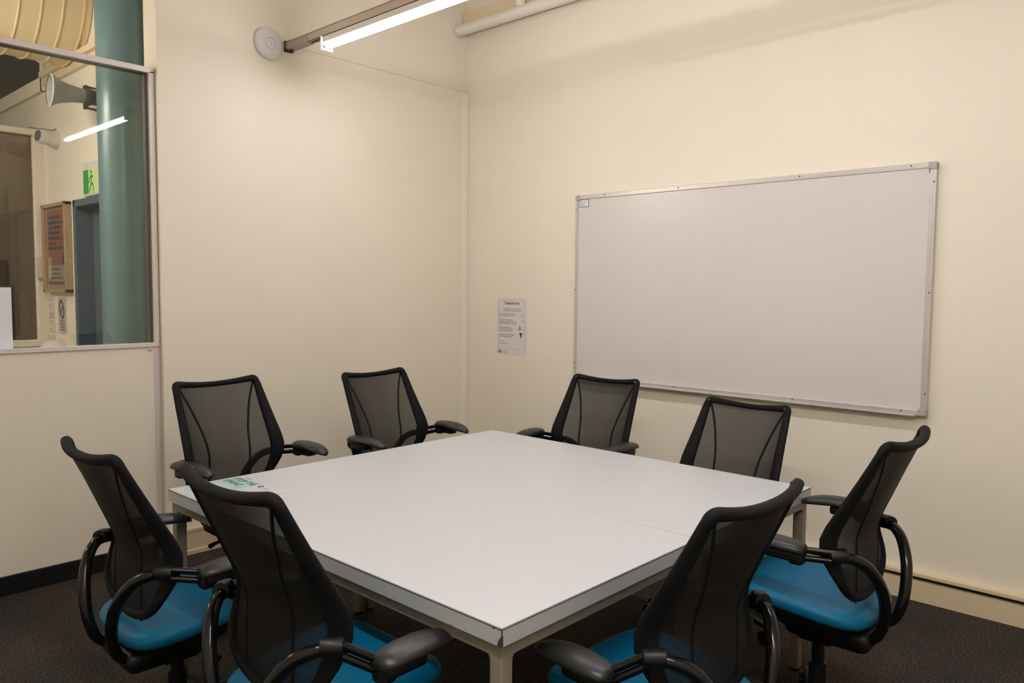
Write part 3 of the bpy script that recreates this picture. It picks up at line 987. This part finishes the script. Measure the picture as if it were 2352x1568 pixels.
outline(0.022, PW-0.014, 0.022, 0.188, 0.02, 0.001, M['ink_light'], 'border_line')
b = MB(); quad(b, 0.01, 0.185, 0.185, 0.282, 0.0011, 0.0013); b.build('teal_banner', M['teal_ink'], t)
def stext(s, u, v, size, m_, bold=0, sx=1.0):
    return text_mesh('printed_text', s, size, frame_mtx(L(u, v, 0.0015), (0, -1, 0), (1, 0, 0)), m_, t, 'LEFT', 0.0001, bold, sx)
stext('STOP THE', 0.018, 0.243, 0.040, M['dark_teal_ink'], 0.0010, .9)
stext('SPREAD', 0.018, 0.203, 0.040, M['dark_teal_ink'], 0.0010, .9)
stext('i2', 0.205, 0.250, 0.032, M['ink'], 0.001)
b = MB(); quad(b, 0.24, 0.29, 0.256, 0.259, .0011, .0014); quad(b, 0.045, 0.10, 0.287, 0.290, .0011, .0014); quad(b, 0.045, 0.085, 0.2925, 0.2945, .0011, .0014)
b.build('small_print', M['ink_grey'], t)

# ================================================================== office chair
SEAT_TOP = 0.497
SW, SY0, SY1 = 0.230, -0.205, 0.278

YCT = [(.496, -.155), (.55, -.158), (.65, -.160), (.73, -.163), (.85, -.208), (.95, -.251), (1.077, -.304)]
KT = [(.496, .018), (.55, .020), (.60, .034), (.66, .062), (.73, .078), (.85, .073), (1.0, .065), (1.077, .060)]
WT = [(.496, .0), (.51, .107), (.53, .159), (.56, .202), (.60, .232), (.66, .254), (.73, .262), (.80, .258), (.88, .248), (1.0, .235), (1.077, .227)]


def surf(x, z, off=0.0):
    y = interp(YCT, z)+interp(KT, z)*(abs(x)/.26)**2.5
    # surface normal roughly along +y
    return Vector((x, y+off, z))


def top_sag(x, z):
    f = max(0.0, (z-0.93)/(1.077-0.93))**2
    return z-0.024*f*(1-min(1, (x/.227)**2))


def outline_pts(n_side=26, n_top=9):
    """half outline from the bottom centre up the right side to the top centre"""
    P = [(0.0, .496)]
    zs = [.497, .4995, .504, .510, .52, .535, .55, .575, .60, .63, .66, .70, .74, .78, .82, .86, .90, .94, .98, 1.01, 1.032]
    for z in zs:
        ww = interp(WT, z) if z >= .51 else .107*math.sqrt((z-.496)/.014)
        P.append((ww, z))
    # rounded top corner
    for a in range(0, 7):
        th = a*PI/12
        P.append((.227-.034+.034*math.cos(th)+0.0012*(6-a)/6, 1.077-.034+.034*math.sin(th)))
    for k in range(1, n_top+1):
        P.append((.193*(1-k/n_top), 1.077))
    return P


def band_w(i, n, x, z):
    if z > 1.05:
        return .033
    return interp([(.488, .026), (.55, .034), (.66, .054), (.78, .056), (.9, .046), (1.05, .032)], z)


def full_outline():
    h = outline_pts()
    right = h
    left = [(-x, z) for x, z in h[1:-1]][::-1]
    return right+left


def build_back(t):
    O = full_outline()
    n = len(O)
    # inward normals in (x,z)
    inner = []
    for i in range(n):
        x0, z0 = O[i-1]
        x1, z1 = O[(i+1) % n]
        tx, tz = x1-x0, z1-z0
        l = math.hypot(tx, tz) or 1
        nx_, nz_ = -tz/l, tx/l      # counter-clockwise outline: inward is left of travel
        wd = band_w(i, n, abs(O[i][0]), O[i][1])
        inner.append((O[i][0]+nx_*wd, O[i][1]+nz_*wd))
    # frame band as a swept, flattened cross-section
    m_ = 12
    vs = []
    for i in range(n):
        xo, zo = O[i]
        xi, zi = inner[i]
        zo2, zi2 = top_sag(xo, zo), top_sag(xi, zi)
        po = surf(xo, zo2)
        pi_ = surf(xi, zi2)
        c = (po+pi_)/2
        a = (po-pi_)/2
        thick = .012 if zo < 1.04 else .0155
        x0, z0 = O[i-1]
        x1, z1 = O[(i+1) % n]
        tv = (surf(x1, top_sag(x1, z1))-surf(x0, top_sag(x0, z0))).normalized()
        nn = tv.cross(a).normalized()
        for j in range(m_):
            th = 2*PI*j/m_
            ca, sa = math.cos(th), math.sin(th)
            ca = math.copysign(abs(ca)**.75, ca)
            sa = math.copysign(abs(sa)**.85, sa)
            vs.append(c+a*ca+nn*thick*sa)
    fs = []
    for i in range(n):
        i2 = (i+1) % n
        for j in range(m_):
            j2 = (j+1) % m_
            fs.append((i*m_+j, i*m_+j2, i2*m_+j2, i2*m_+j))
    back = MB().add(vs, fs).build('backrest_frame', M['frame_fabric'], t, smooth=True, auto=70)
    # woven mesh: rows spanning between the two inner edges
    k = len(outline_pts())
    H_ = [( (inner[i][0]+O[i][0])/2, (inner[i][1]+O[i][1])/2) for i in range(k)]
    rows = []
    seq = [(max(p[0], 0.0), p[1]) for p in H_]
    zs = [.506+(1.064-.506)*(q/30) for q in range(31)]
    def half_w(z):
        best = 0
        for i in range(1, k):
            a, c = H_[i-1], H_[i]
            if a[0] > 0.0 and (a[1]-z)*(c[1]-z) <= 0 and a[1] != c[1]:
                tt = (z-a[1])/(c[1]-a[1])
                best = max(best, a[0]+(c[0]-a[0])*tt)
        return best
    vs = []
    nc = 16
    good = [z for z in zs if half_w(z) > 0.03]
    for z in good:
        hw_ = half_w(z)
        for c in range(nc+1):
            xx = -hw_+2*hw_*c/nc
            vs.append(surf(xx, top_sag(xx, z), 0.001))
    fs = []
    for r in range(len(good)-1):
        for c in range(nc):
            a = r*(nc+1)+c
            fs.append((a, a+1, a+nc+2, a+nc+1))
    MB().add(vs, fs).build('mesh_panel', M['mesh'], back, smooth=True, auto=80)
    for s in (-1, 1):
        ST = [(.51, .102), (.58, .108), (.70, .108), (.80, .116), (.90, .142), (.98, .170), (1.05, .200)]
        pth = []
        for q in range(29):
            z = .505+(1.050-.505)*q/28
            xx = s*interp(ST, z)
            pth.append(surf(xx, top_sag(xx, z), 0.0015))
        MB().tube(pth, .0062, 8, sx=.5, ref=(0, 1, 0)).build('mesh_seam', M['frame_fabric'], back, smooth=True)
        p = surf(s*.205, 1.050)
        MB().lathe([(.009, 0), (.009, .014), (.007, .0165), (0, .017)], p, (0, 1, .25), 16).build('corner_cap', M['black_gloss'], back, smooth=True)
    return back


def superellipse_seat(scale, z, front_drop=True, e=4.4, n=48):
    pts = []
    for k in range(n):
        th = 2*PI*k/n
        c, s = math.cos(th), math.sin(th)
        x = SW*scale*math.copysign(abs(c)**(2/e), c)
        yc, yh = (SY0+SY1)/2, (SY1-SY0)/2
        y = yc+yh*scale*math.copysign(abs(s)**(2/e), s)
        # taper: a little narrower at the rear
        x *= 1.0+0.05*(y-yc)/yh
        zz = z
        zz += 0.095*y                       # the seat tips back a little
        if front_drop and y > 0.14:
            zz -= 0.022*((y-0.14)/0.138)**2
        zz += 0.010*(x/SW)**2*scale       # gentle dish
        pts.append((x, y, zz))
    return pts


def ring_stack(rings, mats, name, parent, close_top=True):
    n = len(rings[0])
    vs = [p for r in rings for p in r]
    fs = []
    for i in range(len(rings)-1):
        for j in range(n):
            j2 = (j+1) % n
            fs.append((i*n+j, i*n+j2, (i+1)*n+j2, (i+1)*n+j))
    b = MB().add(vs, fs)
    for ri in (0, len(rings)-1):
        r = rings[ri]
        c = tuple(sum(p[q] for p in r)/n for q in range(3))
        k = len(b.v)
        b.v.append(c)
        for j in range(n):
            b.f.append((k, ri*n+j, ri*n+(j+1) % n))
            b.mi.append(0)
    return b.build(name, mats, parent, smooth=True, auto=60)


def make_chair():
    t = thing('office_chair', '', 'chair')
    T = SEAT_TOP
    rings = [superellipse_seat(s, T-dz2) for s, dz2 in ((.1, .006), (.4, .006), (.7, .003), (.85, .001), (.93, .003), (.975, .009), (1.0, .020), (1.005, .032), (.99, .044), (.95, .051))]
    ring_stack(rings, M['seat'], 'seat_cushion', t)
    rings = [superellipse_seat(s, T-dz2, e=2.8) for s, dz2 in ((.955, .046), (.95, .058), (.91, .075), (.76, .095), (.60, .118), (.48, .14), (.42, .150))]
    ring_stack(rings, M['black_plastic'], 'seat_shell', t)
    # mechanism under the seat
    b = MB()
    b.rbox(-.105, .105, -.195, .09, .328, .405, .028, 3)
    b.rbox(-.05, .05, -.06, .06, .30, .335, .012, 3)
    b.rbox(-.125, .125, -.205, -.11, .345, .410, .025, 3)
    b.build('tilt_mechanism', M['black_plastic'], t, smooth=True)
    MB().tube([(.06, .02, .36), (.15, .03, .365), (.20, .035, .36), (.225, .04, .355)], [.006, .006, .009, .011], 10).build('height_lever', M['black_plastic'], t, smooth=True)
    build_back(t)
    for s in (-1, 1):
        pts = bez([(s*.246, -.140, .690), (s*.224, -.174, .688), (s*.186, -.210, .660), (s*.146, -.237, .60), (s*.116, -.246, .53), (s*.099, -.240, .46),
                   (s*.092, -.220, .408), (s*.088, -.180, .380), (s*.080, -.12, .368), (s*.07, -.05, .366)], 6)
        nn = len(pts)
        rad = [.0160+.0030*math.sin(PI*min(1, i_/(nn*.7))) for i_ in range(nn)]
        loop = MB().tube(pts, rad, 16).build('arm_loop', M['black_gloss'], t, smooth=True)
        b = MB()
        b.tube([(s*.236, -.160, .700), (s*.252, -.143, .698), (s*.268, -.122, .696)], [.0225, .0245, .020], 16)
        b.rbox(min(s*.246, s*.272), max(s*.246, s*.272), -.146, -.112, .670, .718, .010, 3)
        b.build('arm_bracket', M['black_plastic'], loop, smooth=True)
        # armrest, origin at the joint so it can be tilted
        J = (s*.262, -.135, .695)
        b = MB()
        b.rbox(min(s*.284, s*.340), max(s*.284, s*.340), -.045, .080, .662, .697, .012, 3)
        b.rbox(min(s*.286, s*.334), max(s*.286, s*.334), -.058, -.01, .652, .706, .012, 3)
        arm = b.build('armrest', M['black_plastic'], t, smooth=True, loc=J)
        pad = MB()
        prof = [(-.063, .010, .0), (-.061, .024, .0), (-.052, .037, .001), (-.025, .045, .003), (.02, .050, .005), (.08, .050, .004), (.125, .045, -.001), (.158, .036, -.007), (.180, .024, -.012), (.191, .012, -.015), (.194, .002, -.016)]
        vs = []
        mm = 18
        for (yy, hw_, zz) in prof:
            for j in range(mm):
                th = 2*PI*j/mm
                ca, sa = math.cos(th), math.sin(th)
                zc = (.024 if sa > 0 else .012)*math.copysign(abs(sa)**.9, sa)*min(1, .35+hw_/.046*.65)
                vs.append((s*(.315-.06*yy)+ca*hw_, yy, .702+zz+zc))
        fs = []
        for i_ in range(len(prof)-1):
            for j in range(mm):
                j2 = (j+1) % mm
                fs.append((i_*mm+j, i_*mm+j2, (i_+1)*mm+j2, (i_+1)*mm+j))
        fs.append(tuple(range(mm))[::-1])
        fs.append(tuple((len(prof)-1)*mm+j for j in range(mm)))
        pad.add(vs, fs)
        po = pad.build('arm_pad', M['pad'], arm, smooth=True, auto=75)
        po.data.transform(Matrix.Translation(-Vector(J)))
        for dz2 in (-.013, .014):
            F_ = Vector((s*.306, -.035, .686+dz2))      # origin at its front end, so the rod can follow the arm height
            r_ = MB().cyl((s*.262, -.138, .694+dz2), F_, .0105, 14).build('arm_rod', M['black_gloss'], arm, smooth=True)
            r_.data.transform(Matrix.Translation(-F_))
            r_.location = F_-Vector(J)
    b = MB()
    b.cyl((0, 0, .085), (0, 0, .24), .030, 24)
    b.cyl((0, 0, .23), (0, 0, .345), .0215, 24)
    b.cyl((0, 0, .055), (0, 0, .105), .042, 24)
    b.build('gas_column', M['black_plastic'], t, smooth=True)
    for k in range(5):
        a = 2*PI*k/5+.3
        d = Vector((math.cos(a), math.sin(a), 0))
        pth = [d*.03+Vector((0, 0, .092)), d*.12+Vector((0, 0, .100)), d*.22+Vector((0, 0, .086)), d*.295+Vector((0, 0, .070))]
        lg = MB().tube(bez(pth, 4), [.026-.0009*i_ for i_ in range(13)], 12, sx=.62, ref=(0, 0, 1)).build('base_leg', M['black_plastic'], t, smooth=True)
        q = Vector((-d.y, d.x, 0))
        c = d*.290+Vector((0, 0, .030))
        b = MB()
        for s in (-1, 1):
            b.cyl(c+q*s*.009, c+q*s*.027, .030, 20)
        b.cyl(c+q*-.012, c+q*.012, .012, 12)
        b.cyl(c+Vector((0, 0, .01)), c+Vector((0, 0, .045)), .010, 12)
        b.build('caster', M['black_plastic'], lg, smooth=True)
    return t


proto = make_chair()
UPPER = ('seat_cushion', 'seat_shell', 'tilt_mechanism', 'height_lever', 'backrest_frame', 'arm_loop', 'armrest')


def dup(root):
    r = root.copy()
    COL.objects.link(r)
    for ch in list(root.children):
        c = ch.copy()
        COL.objects.link(c)
        c.parent = r
        for g in ch.children:
            d = g.copy()
            COL.objects.link(d)
            d.parent = c
    return r


# x, y, heading (deg; 0 faces +Y), lift of the seat, arm lift, base turn, label
CH = [
    (1.118, 2.588, -90.5, -.017, -.015, 20, 'black mesh chair with teal seat at far left, beside the black skirting'),
    (1.128, 1.724, -89.6, .030, -.057, 50, 'black mesh chair with teal seat in the left foreground by the near table corner'),
    (2.706, 1.008, 0.9, .022, .010, 10, 'black mesh chair with teal seat at far right, nearest the whiteboard wall skirting'),
    (1.785, 1.075, -2.7, -.008, -.060, 35, 'black mesh chair with teal seat in the right foreground by the near table corner'),
    (1.803, 3.356, 184.4, .032, .020, 0, 'black mesh chair against the back wall on the window side, behind the teal print'),
    (2.711, 3.313, 182.5, .012, .039, 25, 'black mesh chair against the back wall nearest the room corner'),
    (3.380, 2.613, 92.2, -.019, .035, 40, 'black mesh chair overlapping the lower left corner of the whiteboard'),
    (3.251, 1.709, 85.8, -.051, .0, 15, 'black mesh chair under the middle of the whiteboard'),
]
chairs = []
for i, row in enumerate(CH):
    chairs.append(proto if i == 0 else dup(proto))
for t, (x, y, a, lift, arm, bt, lab) in zip(chairs, CH):
    t.location = (x, y, 0)
    t.rotation_euler = (0, 0, math.radians(a))
    tag(t, lab, 'chair', 'black mesh office chairs around the tables')
    for c in t.children:
        nm = c.name.split('.')[0]
        if nm in UPPER:
            c.location.z += lift
        if nm == 'armrest':
            c.location.z += arm
            for g in c.children:
                if g.name.startswith('arm_rod'):
                    g.rotation_euler.x = math.atan2(arm, .103)
        if nm == 'base_leg':
            c.rotation_euler.z = math.radians(bt)
